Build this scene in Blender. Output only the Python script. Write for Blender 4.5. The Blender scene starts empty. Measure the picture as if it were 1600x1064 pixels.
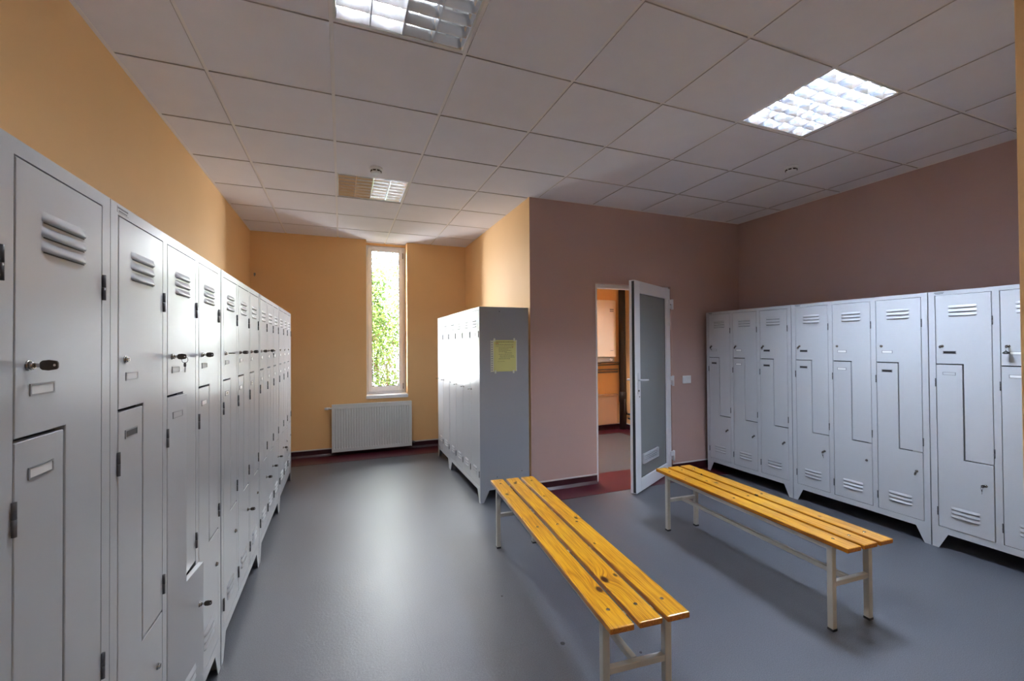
import bpy, bmesh, math, random
from math import sin, cos, pi, radians
from mathutils import Vector, Matrix

scene = bpy.context.scene
COL = scene.collection
random.seed(7)

# ------------------------------------------------------------------ helpers
def lin(r, g, b):
    f = lambda c: (c/255/12.92) if c/255 <= 0.04045 else ((c/255+0.055)/1.055)**2.4
    return (f(r), f(g), f(b), 1.0)

class MB:
    """collects shapes in one bmesh and links them as one mesh object"""
    def __init__(s):
        s.bm = bmesh.new()
    def _mat(s, faces, mi):
        for f in faces: f.material_index = mi
    def box(s, x0, y0, z0, x1, y1, z1, bev=0.0, mi=0, seg=1, mtx=None):
        vs = [s.bm.verts.new(p) for p in ((x0,y0,z0),(x1,y0,z0),(x1,y1,z0),(x0,y1,z0),(x0,y0,z1),(x1,y0,z1),(x1,y1,z1),(x0,y1,z1))]
        if mtx is not None:
            for v in vs: v.co = mtx @ v.co
        fs = [s.bm.faces.new([vs[i] for i in q]) for q in ((3,2,1,0),(4,5,6,7),(0,1,5,4),(1,2,6,5),(2,3,7,6),(3,0,4,7))]
        s._mat(fs, mi)
        if bev > 0:
            es = list({e for f in fs for e in f.edges})
            r = bmesh.ops.bevel(s.bm, geom=es, offset=bev, segments=seg, profile=0.5, affect='EDGES', material=-1)
            s._mat(r['faces'], mi)
        return s
    def prism(s, pts, a, b, axis='x', bev=0.0, mi=0, seg=1):
        """pts: 2D polygon; axis x -> (y,z), y -> (x,z), z -> (x,y)"""
        def P(p, t):
            return {'x': (t, p[0], p[1]), 'y': (p[0], t, p[1]), 'z': (p[0], p[1], t)}[axis]
        va = [s.bm.verts.new(P(p, a)) for p in pts]; vb = [s.bm.verts.new(P(p, b)) for p in pts]
        n = len(pts)
        fs = [s.bm.faces.new(va), s.bm.faces.new(vb[::-1])]
        for i in range(n):
            fs.append(s.bm.faces.new([va[i], vb[i], vb[(i+1) % n], va[(i+1) % n]]))
        s._mat(fs, mi)
        bmesh.ops.recalc_face_normals(s.bm, faces=fs)
        if bev > 0:
            es = list({e for f in fs for e in f.edges})
            r = bmesh.ops.bevel(s.bm, geom=es, offset=bev, segments=seg, profile=0.5, affect='EDGES', material=-1)
            s._mat(r['faces'], mi)
        return s
    def tube(s, pts, r, n=10, mi=0, cap=True, rs=None, flat=None):
        pts = [Vector(p) for p in pts]
        rings = []
        prev = None
        for i, p in enumerate(pts):
            if i == 0: t = pts[1]-pts[0]
            elif i == len(pts)-1: t = pts[-1]-pts[-2]
            else: t = (pts[i+1]-p).normalized()+(p-pts[i-1]).normalized()
            t.normalize()
            if prev is None:
                u = t.orthogonal().normalized()
            else:
                u = (prev - t*prev.dot(t)).normalized()
            prev = u
            w = t.cross(u)
            rr = rs[i] if rs else r
            rings.append([s.bm.verts.new(p + u*(cos(2*pi*k/n)*rr) + w*(sin(2*pi*k/n)*rr)) for k in range(n)])
        fs = []
        for a, b in zip(rings, rings[1:]):
            for k in range(n):
                f = s.bm.faces.new([a[k], a[(k+1) % n], b[(k+1) % n], b[k]]); f.smooth = True; fs.append(f)
        if cap:
            fs.append(s.bm.faces.new(rings[0][::-1])); fs.append(s.bm.faces.new(rings[-1]))
        s._mat(fs, mi)
        return s
    def torus(s, c, R, r, axis='x', n=20, m=8, mi=0):
        c = Vector(c); rings = []
        for i in range(n):
            a = 2*pi*i/n
            d = {'x': Vector((0, cos(a), sin(a))), 'y': Vector((cos(a), 0, sin(a))), 'z': Vector((cos(a), sin(a), 0))}[axis]
            up = {'x': Vector((1,0,0)), 'y': Vector((0,1,0)), 'z': Vector((0,0,1))}[axis]
            rings.append([s.bm.verts.new(c + d*(R+r*cos(2*pi*k/m)) + up*(r*sin(2*pi*k/m))) for k in range(m)])
        for i in range(n):
            a, b = rings[i], rings[(i+1) % n]
            for k in range(m):
                f = s.bm.faces.new([a[k], b[k], b[(k+1) % m], a[(k+1) % m]]); f.smooth = True; f.material_index = mi
        return s
    def lathe(s, prof, c=(0,0,0), n=28, mi=0):
        rings = []
        for r, z in prof:
            rings.append([s.bm.verts.new((c[0]+r*cos(2*pi*k/n), c[1]+r*sin(2*pi*k/n), c[2]+z)) for k in range(n)])
        for a, b in zip(rings, rings[1:]):
            for k in range(n):
                f = s.bm.faces.new([a[k], a[(k+1) % n], b[(k+1) % n], b[k]]); f.smooth = True; f.material_index = mi
        f = s.bm.faces.new(rings[0][::-1]); f.material_index = mi
        f = s.bm.faces.new(rings[-1]); f.material_index = mi
        return s
    def quad(s, pts, mi=0):
        f = s.bm.faces.new([s.bm.verts.new(p) for p in pts]); f.material_index = mi
        return f
    def build(s, name, mats, parent=None, loc=None, recalc=True):
        if recalc: bmesh.ops.recalc_face_normals(s.bm, faces=s.bm.faces)
        me = bpy.data.meshes.new(name); s.bm.to_mesh(me); s.bm.free()
        if not isinstance(mats, (list, tuple)): mats = [mats]
        for m in mats: me.materials.append(m)
        o = bpy.data.objects.new(name, me); COL.objects.link(o)
        if parent: o.parent = parent
        if loc: o.location = loc
        return o

def tag(o, label=None, cat=None, group=None, kind=None):
    if label: o['label'] = label
    if cat: o['category'] = cat
    if group: o['group'] = group
    if kind: o['kind'] = kind
    return o
def empty(name, loc=(0,0,0), rz=0.0):
    o = bpy.data.objects.new(name, None); COL.objects.link(o)
    o.location = loc; o.rotation_euler = (0, 0, rz); o.empty_display_size = 0.1
    return o
def struct(o): o['kind'] = 'structure'; return o
KIDS = {}
def copy_tree(o, parent=None):
    c = o.copy(); COL.objects.link(c)
    if parent: c.parent = parent
    for ch in list(o.children): copy_tree(ch, c)
    return c

# ------------------------------------------------------------------ materials
def mat(name, col, rough=0.5, metal=0.0, spec=0.5, bump=0.0, bscale=60, var=0.0, vscale=3.0, emit=None, estr=0.0, coat=0.0):
    m = bpy.data.materials.new(name); m.use_nodes = True
    nt = m.node_tree; N = nt.nodes; L = nt.links; b = N['Principled BSDF']
    b.inputs['Base Color'].default_value = col
    b.inputs['Roughness'].default_value = rough
    b.inputs['Metallic'].default_value = metal
    b.inputs['Specular IOR Level'].default_value = spec
    b.inputs['Coat Weight'].default_value = coat
    tc = N.new('ShaderNodeTexCoord')
    if var > 0:
        n = N.new('ShaderNodeTexNoise'); n.inputs['Scale'].default_value = vscale; n.inputs['Detail'].default_value = 4
        L.new(tc.outputs['Object'], n.inputs['Vector'])
        r = N.new('ShaderNodeMapRange'); r.inputs['From Min'].default_value = 0.3; r.inputs['From Max'].default_value = 0.7
        r.inputs['To Min'].default_value = 1-var; r.inputs['To Max'].default_value = 1+var
        L.new(n.outputs['Fac'], r.inputs['Value'])
        mx = N.new('ShaderNodeVectorMath'); mx.operation = 'SCALE'; mx.inputs[0].default_value = col[:3]
        L.new(r.outputs['Result'], mx.inputs['Scale']); L.new(mx.outputs['Vector'], b.inputs['Base Color'])
    if bump > 0:
        n = N.new('ShaderNodeTexNoise'); n.inputs['Scale'].default_value = bscale; n.inputs['Detail'].default_value = 3
        L.new(tc.outputs['Object'], n.inputs['Vector'])
        bp = N.new('ShaderNodeBump'); bp.inputs['Strength'].default_value = bump; bp.inputs['Distance'].default_value = 0.002
        L.new(n.outputs['Fac'], bp.inputs['Height']); L.new(bp.outputs['Normal'], b.inputs['Normal'])
    if emit:
        b.inputs['Emission Color'].default_value = emit; b.inputs['Emission Strength'].default_value = estr
    return m

M = {}
M['orange'] = mat('orange_wall_paint', lin(238,194,138), 0.6, spec=0.25, bump=0.25, bscale=180, var=0.02, vscale=2)
M['wall_dimmed'] = mat('wall_paint_dimmed_by_light', lin(188,160,154), 0.6, spec=0.25, bump=0.25, bscale=180, var=0.02, vscale=2)  # wall colour muted to carry the dim, cool light on this side
M['locker'] = mat('light_grey_enamel', lin(190,193,198), 0.22, spec=0.6, bump=0.03, bscale=9)
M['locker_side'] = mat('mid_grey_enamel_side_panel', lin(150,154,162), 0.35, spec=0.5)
M['locker_in'] = mat('shade_darkened_enamel_inside', lin(60,62,65), 0.7)  # inside darkened to deepen the shade in the door gaps
M['rim'] = mat('grey_card_frame', lin(140,142,146), 0.35, metal=0.3)
M['chrome'] = mat('chrome', (0.5,0.49,0.48,1), 0.25, metal=1.0)
M['dark_metal'] = mat('dark_hinge_metal', lin(92,92,96), 0.45, metal=0.3)
M['black'] = mat('black_plastic', lin(22,22,24), 0.45)
M['key'] = mat('brown_black_key_plastic', lin(58,50,44), 0.45)
M['white_card'] = mat('white_card', lin(232,232,232), 0.5)
M['tile'] = mat('white_ceiling_tile', lin(230,229,236), 0.9, spec=0.1, bump=0.25, bscale=260, var=0.015, vscale=6)
M['tile_edge'] = mat('shaded_mineral_tile_edge', lin(188,182,182), 0.9)  # raw tile edges, greyed to paint in the shade of the grid reveals
M['tbar'] = mat('white_ceiling_grid', lin(236,232,232), 0.5, spec=0.3)
M['white_plastic'] = mat('white_plastic', lin(228,230,236), 0.35)
M['pvc'] = mat('white_pvc_profile', lin(238,240,246), 0.35)
M['panel'] = mat('grey_door_panel', lin(138,143,144), 0.28, spec=0.5)
M['gasket'] = mat('dark_rubber_gasket', lin(45,47,50), 0.6)
M['skirting'] = mat('burgundy_skirting', lin(56,18,28), 0.35)
M['trim'] = mat('white_trim_strip', lin(210,205,205), 0.5)
M['radiator'] = mat('white_radiator_enamel', lin(214,216,216), 0.3, spec=0.5)
M['bench_metal'] = mat('light_grey_bench_paint', lin(186,184,178), 0.35)
M['alu'] = mat('bright_aluminium_louver', (0.82,0.82,0.84,1), 0.16, metal=0.96)
M['tube_off'] = mat('unlit_fluorescent_tube', lin(225,225,222), 0.3)
M['boiler'] = mat('cream_enamel', lin(228,214,194), 0.35)
M['pipe'] = mat('dark_pipe_paint', lin(52,44,42), 0.5)
M['pipe_grey'] = mat('grey_pipe', lin(140,135,130), 0.45)
M['box_panel'] = mat('beige_box_panel', lin(176,140,112), 0.55)
M['paper'] = mat('yellow_green_paper', lin(214,214,140), 0.5)
M['sleeve'] = mat('clear_plastic_edge', lin(215,220,205), 0.3)
M['ink'] = mat('grey_ink', lin(120,122,88), 0.6)
M['ink_red'] = mat('orange_ink', lin(200,120,70), 0.6)
M['ground'] = mat('pale_ground', lin(120,112,98), 0.9, var=0.1)
M['wire'] = mat('dark_fence_wire', lin(34,36,38), 0.7)
M['bark'] = mat('brown_twig_bark', lin(70,46,34), 0.8, var=0.2, vscale=20)

def tube_mat(name, col, s):
    m = bpy.data.materials.new(name); m.use_nodes = True
    nt = m.node_tree; nt.nodes.clear()
    e = nt.nodes.new('ShaderNodeEmission'); e.inputs['Color'].default_value = col; e.inputs['Strength'].default_value = s
    o = nt.nodes.new('ShaderNodeOutputMaterial'); nt.links.new(e.outputs[0], o.inputs[0])
    return m
TUBE_N = tube_mat('lit_tube_neutral', (0.88,0.94,1.0,1), 480)
TUBE_C = tube_mat('lit_tube_cool', (0.68,0.81,1.0,1), 840)
TUBE_W = tube_mat('lit_tube_warm', (0.95,0.96,1.0,1), 900)

def glass_mat():
    m = bpy.data.materials.new('window_glass'); m.use_nodes = True
    nt = m.node_tree; nt.nodes.clear()
    t = nt.nodes.new('ShaderNodeBsdfTransparent'); g = nt.nodes.new('ShaderNodeBsdfGlossy'); g.inputs['Roughness'].default_value = 0.02
    f = nt.nodes.new('ShaderNodeFresnel'); f.inputs['IOR'].default_value = 1.3
    mx = nt.nodes.new('ShaderNodeMixShader'); o = nt.nodes.new('ShaderNodeOutputMaterial')
    nt.links.new(f.outputs[0], mx.inputs[0]); nt.links.new(t.outputs[0], mx.inputs[1]); nt.links.new(g.outputs[0], mx.inputs[2]); nt.links.new(mx.outputs[0], o.inputs[0])
    return m
M['glass'] = glass_mat()

def leaf_mat():
    m = bpy.data.materials.new('light_green_leaf'); m.use_nodes = True
    nt = m.node_tree; N = nt.nodes; L = nt.links; b = N['Principled BSDF']
    tc = N.new('ShaderNodeTexCoord'); n = N.new('ShaderNodeTexNoise'); n.inputs['Scale'].default_value = 5; n.inputs['Detail'].default_value = 5
    L.new(tc.outputs['Object'], n.inputs['Vector'])
    r = N.new('ShaderNodeValToRGB'); e = r.color_ramp.elements
    e[0].position = 0.3; e[0].color = lin(44,66,24); e[1].position = 0.7; e[1].color = lin(128,132,84)
    k = e.new(0.52); k.color = lin(78,104,44)
    L.new(n.outputs['Fac'], r.inputs['Fac'])
    b.inputs['Roughness'].default_value = 0.6
    L.new(r.outputs['Color'], b.inputs['Base Color'])
    t = N.new('ShaderNodeBsdfTranslucent'); L.new(r.outputs['Color'], t.inputs['Color'])
    mx = N.new('ShaderNodeMixShader'); mx.inputs[0].default_value = 0.45
    o = N['Material Output']
    L.new(b.outputs[0], mx.inputs[1]); L.new(t.outputs[0], mx.inputs[2]); L.new(mx.outputs[0], o.inputs[0])
    return m
M['leaf'] = leaf_mat()

def floor_mat():
    m = bpy.data.materials.new('grey_speckled_vinyl_floor'); m.use_nodes = True
    nt = m.node_tree; N = nt.nodes; L = nt.links; b = N['Principled BSDF']
    tc = N.new('ShaderNodeTexCoord')
    n1 = N.new('ShaderNodeTexNoise'); n1.inputs['Scale'].default_value = 260; n1.inputs['Detail'].default_value = 2
    n2 = N.new('ShaderNodeTexNoise'); n2.inputs['Scale'].default_value = 1.6; n2.inputs['Detail'].default_value = 6
    n3 = N.new('ShaderNodeTexNoise'); n3.inputs['Scale'].default_value = 14; n3.inputs['Detail'].default_value = 6; n3.inputs['Roughness'].default_value = 0.7
    for n in (n1, n2, n3): L.new(tc.outputs['Object'], n.inputs['Vector'])
    r1 = N.new('ShaderNodeValToRGB'); e = r1.color_ramp.elements
    e[0].position = 0.32; e[0].color = lin(60,62,69); e[1].position = 0.68; e[1].color = lin(92,94,102)
    L.new(n1.outputs['Fac'], r1.inputs['Fac'])
    mr = N.new('ShaderNodeMapRange'); mr.inputs['From Min'].default_value = 0.3; mr.inputs['From Max'].default_value = 0.7; mr.inputs['To Min'].default_value = 0.9; mr.inputs['To Max'].default_value = 1.1
    L.new(n2.outputs['Fac'], mr.inputs['Value'])
    # faint scuffs
    mr3 = N.new('ShaderNodeMapRange'); mr3.inputs['From Min'].default_value = 0.66; mr3.inputs['From Max'].default_value = 0.74; mr3.inputs['To Min'].default_value = 1.0; mr3.inputs['To Max'].default_value = 0.72
    L.new(n3.outputs['Fac'], mr3.inputs['Value'])
    mm = N.new('ShaderNodeMath'); mm.operation = 'MULTIPLY'; L.new(mr.outputs[0], mm.inputs[0]); L.new(mr3.outputs[0], mm.inputs[1])
    # sheet seams: thin darker lines across the room
    sx = N.new('ShaderNodeSeparateXYZ'); L.new(tc.outputs['Object'], sx.inputs[0])
    last = mm.outputs[0]
    for comp, val in (('Y', 1.87), ('X', 0.33), ('X', 2.3)):
        a = N.new('ShaderNodeMath'); a.operation = 'SUBTRACT'; L.new(sx.outputs[comp], a.inputs[0]); a.inputs[1].default_value = val
        c = N.new('ShaderNodeMath'); c.operation = 'ABSOLUTE'; L.new(a.outputs[0], c.inputs[0])
        d = N.new('ShaderNodeMapRange'); d.inputs['From Min'].default_value = 0.0; d.inputs['From Max'].default_value = 0.003; d.inputs['To Min'].default_value = 0.85; d.inputs['To Max'].default_value = 1.0
        L.new(c.outputs[0], d.inputs['Value'])
        p = N.new('ShaderNodeMath'); p.operation = 'MULTIPLY'; L.new(last, p.inputs[0]); L.new(d.outputs[0], p.inputs[1]); last = p.outputs[0]
    vm = N.new('ShaderNodeVectorMath'); vm.operation = 'SCALE'; L.new(r1.outputs['Color'], vm.inputs[0]); L.new(last, vm.inputs['Scale'])
    L.new(vm.outputs['Vector'], b.inputs['Base Color'])
    rr = N.new('ShaderNodeMapRange'); rr.inputs['To Min'].default_value = 0.36; rr.inputs['To Max'].default_value = 0.5
    L.new(n2.outputs['Fac'], rr.inputs['Value']); L.new(rr.outputs[0], b.inputs['Roughness'])
    bp = N.new('ShaderNodeBump'); bp.inputs['Strength'].default_value = 0.35; bp.inputs['Distance'].default_value = 0.0015
    n4 = N.new('ShaderNodeTexNoise'); n4.inputs['Scale'].default_value = 90; L.new(tc.outputs['Object'], n4.inputs['Vector'])
    L.new(n4.outputs['Fac'], bp.inputs['Height']); L.new(bp.outputs['Normal'], b.inputs['Normal'])
    b.inputs['Specular IOR Level'].default_value = 1.0
    return m
M['floor'] = floor_mat()
M['burgundy_floor'] = mat('burgundy_vinyl_border', lin(78,24,38), 0.35, var=0.06, vscale=8)

def wood_mat(name, knots, seed, ends=False):
    m = bpy.data.materials.new(name); m.use_nodes = True
    nt = m.node_tree; N = nt.nodes; L = nt.links; b = N['Principled BSDF']
    tc = N.new('ShaderNodeTexCoord')
    def math(op, a, c=None, v=None):
        n = N.new('ShaderNodeMath'); n.operation = op
        L.new(a, n.inputs[0])
        if c is not None: L.new(c, n.inputs[1])
        if v is not None: n.inputs[1].default_value = v
        return n.outputs[0]
    sep = N.new('ShaderNodeSeparateXYZ'); L.new(tc.outputs['Object'], sep.inputs[0])
    # grain coordinate: x pushed away around each knot
    off = None; dark = None
    for (kx, ky, kr) in knots:
        mp = N.new('ShaderNodeVectorMath'); mp.operation = 'SUBTRACT'; L.new(tc.outputs['Object'], mp.inputs[0]); mp.inputs[1].default_value = (kx, ky, 0)
        sc = N.new('ShaderNodeVectorMath'); sc.operation = 'MULTIPLY'; L.new(mp.outputs[0], sc.inputs[0]); sc.inputs[1].default_value = (1/kr, 0.55/kr, 0)
        ln = N.new('ShaderNodeVectorMath'); ln.operation = 'LENGTH'; L.new(sc.outputs[0], ln.inputs[0])
        g = N.new('ShaderNodeMapRange'); g.interpolation_type = 'SMOOTHSTEP'
        g.inputs['From Min'].default_value = 0.0; g.inputs['From Max'].default_value = 5.0; g.inputs['To Min'].default_value = 1.0; g.inputs['To Max'].default_value = 0.0
        L.new(ln.outputs['Value'], g.inputs['Value'])
        g2 = math('MULTIPLY', g.outputs[0], g.outputs[0])
        gs = math('MULTIPLY', g2, v=kr*2.2)
        d = N.new('ShaderNodeMapRange'); d.interpolation_type = 'SMOOTHSTEP'
        d.inputs['From Min'].default_value = 0.55; d.inputs['From Max'].default_value = 1.25; d.inputs['To Min'].default_value = 1.0; d.inputs['To Max'].default_value = 0.0
        L.new(ln.outputs['Value'], d.inputs['Value'])
        off = gs if off is None else math('ADD', off, gs)
        dark = d.outputs[0] if dark is None else math('MAXIMUM', dark, d.outputs[0])
    gx = sep.outputs['X'] if off is None else math('ADD', sep.outputs['X'], off)
    cmb = N.new('ShaderNodeCombineXYZ'); L.new(gx, cmb.inputs[0]); L.new(sep.outputs['Y'], cmb.inputs[1]); L.new(sep.outputs['Z'], cmb.inputs[2])
    mp = N.new('ShaderNodeMapping'); mp.inputs['Scale'].default_value = (36, 1.3, 30); mp.inputs['Location'].default_value = (seed*3.1, seed*1.7, seed)
    L.new(cmb.outputs[0], mp.inputs['Vector'])
    n1 = N.new('ShaderNodeTexNoise'); n1.inputs['Scale'].default_value = 1.0; n1.inputs['Detail'].default_value = 3; L.new(mp.outputs[0], n1.inputs['Vector'])
    sn = math('SINE', math('MULTIPLY', n1.outputs['Fac'], v=44))
    mp2 = N.new('ShaderNodeMapping'); mp2.inputs['Scale'].default_value = (500, 9, 400); L.new(cmb.outputs[0], mp2.inputs['Vector'])
    n2 = N.new('ShaderNodeTexNoise'); n2.inputs['Scale'].default_value = 1.0; L.new(mp2.outputs[0], n2.inputs['Vector'])
    mix = math('ADD', math('MULTIPLY', sn, v=0.13), math('MULTIPLY', n2.outputs['Fac'], v=0.5))
    n3 = N.new('ShaderNodeTexNoise'); n3.inputs['Scale'].default_value = 2.5; L.new(tc.outputs['Object'], n3.inputs['Vector'])
    mix = math('ADD', mix, math('MULTIPLY', n3.outputs['Fac'], v=0.35))
    r = N.new('ShaderNodeValToRGB'); e = r.color_ramp.elements
    e[0].position = 0.15; e[0].color = lin(148,86,8); e[1].position = 0.75; e[1].color = lin(228,174,42)
    k = e.new(0.42); k.color = lin(204,141,20)
    L.new(mix, r.inputs['Fac'])
    col = r.outputs['Color']
    if dark is not None:
        mx = N.new('ShaderNodeMix'); mx.data_type = 'RGBA'; L.new(dark, mx.inputs[0]); L.new(col, mx.inputs[6]); mx.inputs[7].default_value = lin(66,28,10)
        col = mx.outputs[2]
    # end grain: darker orange
    geo = N.new('ShaderNodeNewGeometry'); 
    tn = N.new('ShaderNodeVectorTransform'); tn.vector_type = 'NORMAL'; tn.convert_from = 'WORLD'; tn.convert_to = 'OBJECT'; L.new(geo.outputs['True Normal'], tn.inputs[0])
    s2 = N.new('ShaderNodeSeparateXYZ'); L.new(tn.outputs[0], s2.inputs[0])
    zz = N.new('ShaderNodeMapRange'); zz.inputs['From Min'].default_value = 0.2; zz.inputs['From Max'].default_value = 0.8; zz.inputs['To Min'].default_value = 1; zz.inputs['To Max'].default_value = 0
    L.new(s2.outputs['Z'], zz.inputs['Value'])
    mx = N.new('ShaderNodeMix'); mx.data_type = 'RGBA'; mx.blend_type = 'MULTIPLY'; L.new(math('MULTIPLY', zz.outputs[0], v=0.8), mx.inputs[0]); L.new(col, mx.inputs[6]); mx.inputs[7].default_value = (0.62,0.42,0.3,1)
    L.new(mx.outputs[2], b.inputs['Base Color'])
    b.inputs['Roughness'].default_value = 0.32; b.inputs['Coat Weight'].default_value = 0.4; b.inputs['Coat Roughness'].default_value = 0.15
    bp = N.new('ShaderNodeBump'); bp.inputs['Strength'].default_value = 0.15; bp.inputs['Distance'].default_value = 0.001; L.new(n2.outputs['Fac'], bp.inputs['Height']); L.new(bp.outputs[0], b.inputs['Normal'])
    return m

# ------------------------------------------------------------------ dimensions
H = 2.818
XL, XR, YP, YB, XP = -1.025, 4.383, 3.7436, 6.011, 1.6737
GX, GY, PX, PY = -0.6369, 2.600, 0.6, 0.5877
YF = -1.45                     # wall behind the camera
TOP = 2.96

# ------------------------------------------------------------------ room shell
struct(MB().box(XL-0.3, YF-0.3, -0.1, XR+0.3, YB+0.3, 0.0).build('floor', M['floor']))
struct(MB().box(XL-0.25, YF-0.25, -0.05, XL, YB+0.3, TOP).build('wall_left', M['orange']))
WX0, WX1, WZ0 = 0.311, 0.842, 0.70
w = MB()
w.box(XL, YB, 0, WX0, YB+0.3, TOP); w.box(WX1, YB, 0, XR, YB+0.3, TOP); w.box(WX0, YB, 0, WX1, YB+0.3, WZ0)
w.box(WX0, YB+0.175, 2.785, WX1, YB+0.3, TOP)
struct(w.build('wall_back', M['orange']))
DX0, DX1, DZ = 2.40, 3.365, 2.025
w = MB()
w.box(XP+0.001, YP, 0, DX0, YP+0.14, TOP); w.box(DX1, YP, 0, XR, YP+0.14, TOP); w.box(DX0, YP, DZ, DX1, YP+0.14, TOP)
wp = struct(w.build('wall_partition', [M['wall_dimmed'], M['orange']]))
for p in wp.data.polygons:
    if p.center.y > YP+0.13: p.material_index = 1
struct(MB().box(XP, YP+0.0005, 0, XP+0.14, YB, TOP).build('wall_alcove', M['orange']))
wr = struct(MB().box(XR, YF-0.25, -0.05, XR+0.25, YP+0.02, TOP).build('wall_right', M['wall_dimmed']))
struct(MB().box(XR, YP+0.02, -0.05, XR+0.25, YB+0.3, TOP).build('wall_boiler_room', M['orange']))
struct(MB().box(XL-0.25, YF-0.25, -0.05, XR+0.25, YF, TOP).build('wall_front', M['orange']))
struct(MB().box(1.06, -0.06, 0, XR, 0.357, TOP, bev=0.002).build('wall_near', M['orange']))

# ceiling
w = MB()
w.box(XL-0.2, YF-0.2, TOP, XR+0.2, YB+0.3, TOP+0.1)
fix_cells = {(1,-2), (1,2), (5,-2), (1,-6)}
rects = [(XL, YF, XP, YB), (XP, YF, XR, YP), (WX0, YB, WX1, YB+0.175)]
g = 0.009
for i in range(-2, 10):
    for j in range(-8, 8):
        if (i, j) in fix_cells: continue
        cx0, cx1 = GX+PX*i, GX+PX*(i+1); cy0, cy1 = GY+PY*j, GY+PY*(j+1)
        for k, (rx0, ry0, rx1, ry1) in enumerate(rects):
            x0, x1, y0, y1 = max(cx0+g, rx0), min(cx1-g, rx1), max(cy0+g, ry0), min(cy1-g, ry1)
            if k == 2: x0, x1 = max(cx0+g, rx0-0.0), min(cx1-g, rx1)
            if x1-x0 < 0.004 or y1-y0 < 0.004: continue
            w.box(x0, y0, H-0.003, x1, y1, H+0.012)
            w.bm.faces.ensure_lookup_table()
            for fc in list(w.bm.faces)[-6:]: fc.material_index = 2 if abs(fc.calc_center_median().z-(H+0.0045)) < 0.002 else 0
for i in range(-1, 10):
    x = GX+PX*i
    y1 = YB+0.17 if XL < x < XP else YP
    if XL < x < XR: w.box(x-0.012, YF, H+0.003, x+0.012, y1, H+0.03, mi=1)
for j in range(-8, 8):
    y = GY+PY*j
    x1 = XR if y < YP else XP
    if YF < y < YB+0.16: w.box(XL, y-0.012, H+0.0035, x1, y+0.012, H+0.03, mi=1)
# wall angle
t = 0.018
w.box(XL, YF, H-0.0045, XL+t, YB, H+0.0, mi=1); w.box(XR-t, 0.36, H-0.0045, XR, YP, H, mi=1)
w.box(XP, YP-t, H-0.0045, XR, YP, H, mi=1)
struct(w.build('ceiling', [M['tile'], M['tbar'], M['tile_edge']]))

# floor border strips, skirting, white trim
BS = 0.285
w = MB()
zt = 0.0022
w.box(XL, YB-0.395, 0, XP, YB, zt); w.box(XP-0.02, YP-BS, 0, XR, YP, zt)
w.box(DX0, YP, 0, DX1, YP+0.262, zt)
w.box(XR-BS, 0.36, 0, XR, YP-BS, zt); w.box(XL, YF, 0, XL+0.2, YB-0.395, zt); w.box(XP-0.2, YP, 0, XP, YB-0.395, zt)
w.box(XR-BS, YP+0.3, 0, XR, YB, zt); w.box(XP+0.14, YB-BS, 0, XR-BS, YB, zt)
struct(w.build('trim_1', M['burgundy_floor']))
def skirt(name, segs):
    w = MB()
    for (x0, y0, x1, y1, nx, ny) in segs:
        h, th = 0.082, 0.006
        ax0, ax1 = sorted((x0, x1+nx*th)) if nx else (x0, x1)
        ay0, ay1 = sorted((y0, y1+ny*th)) if ny else (y0, y1)
        w.box(ax0, ay0, 0.0, ax1, ay1, h, mi=0)
        # cove at the foot
        if ny: w.prism([(ay0 if ny < 0 else ay1, 0.0), (ay0 if ny < 0 else ay1, 0.028), ((ay0-0.02) if ny < 0 else (ay1+0.02), 0.003), ((ay0-0.024) if ny < 0 else (ay1+0.024), 0.0)], x0, x1, 'x', mi=0)
        e = 0.003
        bx0, bx1 = sorted((x0, x1+nx*(th+e))) if nx else (x0, x1)
        by0, by1 = sorted((y0, y1+ny*(th+e))) if ny else (y0, y1)
        w.box(bx0, by0, h, bx1, by1, h+0.014, bev=0.0015, mi=1)
    return struct(w.build(name, [M['skirting'], M['trim']]))
skirt('baseboard_back', [(XL, YB, XP, YB, 0, -1)])
skirt('baseboard_partition', [(XP, YP, DX0, YP, 0, -1), (DX1, YP, XR, YP, 0, -1)])
skirt('baseboard_right', [(XR, 0.36, XR, YP, -1, 0)])
skirt('baseboard_left', [(XL, YF, XL, YB, 1, 0)])
skirt('baseboard_boiler_room', [(XP+0.14, YB, XR, YB, 0, -1), (XR, YP+0.14, XR, YB, -1, 0)])
skirt('baseboard_alcove', [(XP, YP, XP, YB, -1, 0)])

# ------------------------------------------------------------------ window
win = struct(empty('window_1', (0, 0, 0)))
fy0, fy1 = YB+0.175, YB+0.235
def ring(w, x0, x1, z0, z1, t, y0, y1, bev=0.004, tb=None):
    tb = tb or t
    w.box(x0, y0, z0, x0+t, y1, z1, bev=bev); w.box(x1-t, y0, z0, x1, y1, z1, bev=bev)
    w.box(x0+t, y0, z0, x1-t, y1, z0+tb, bev=bev); w.box(x0+t, y0, z1-t, x1-t, y1, z1, bev=bev)
w = MB(); ring(w, WX0+0.001, WX1-0.001, 0.745, 2.784, 0.04, fy0+0.012, fy1, tb=0.045)
w.build('window_frame', M['pvc'], win)
w = MB(); ring(w, WX0+0.03, WX1-0.035, 0.775, 2.758, 0.052, fy0-0.006, fy1-0.006, bev=0.006, tb=0.072)
w.build('window_sash', M['pvc'], win)
w = MB(); ring(w, WX0+0.080, WX1-0.085, 0.845, 2.708, 0.006, fy0-0.001, fy0+0.01, bev=0)
w.build('window_gasket', M['gasket'], win)
MB().box(WX0+0.078, fy0+0.02, 0.842, WX1-0.083, fy0+0.026, 2.711).build('window_glass', M['glass'], win)
MB().box(WX0-0.006, YB-0.022, WZ0, WX1+0.006, fy0+0.03, WZ0+0.045, bev=0.006, seg=2).build('window_sill', M['pvc'], win)
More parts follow.
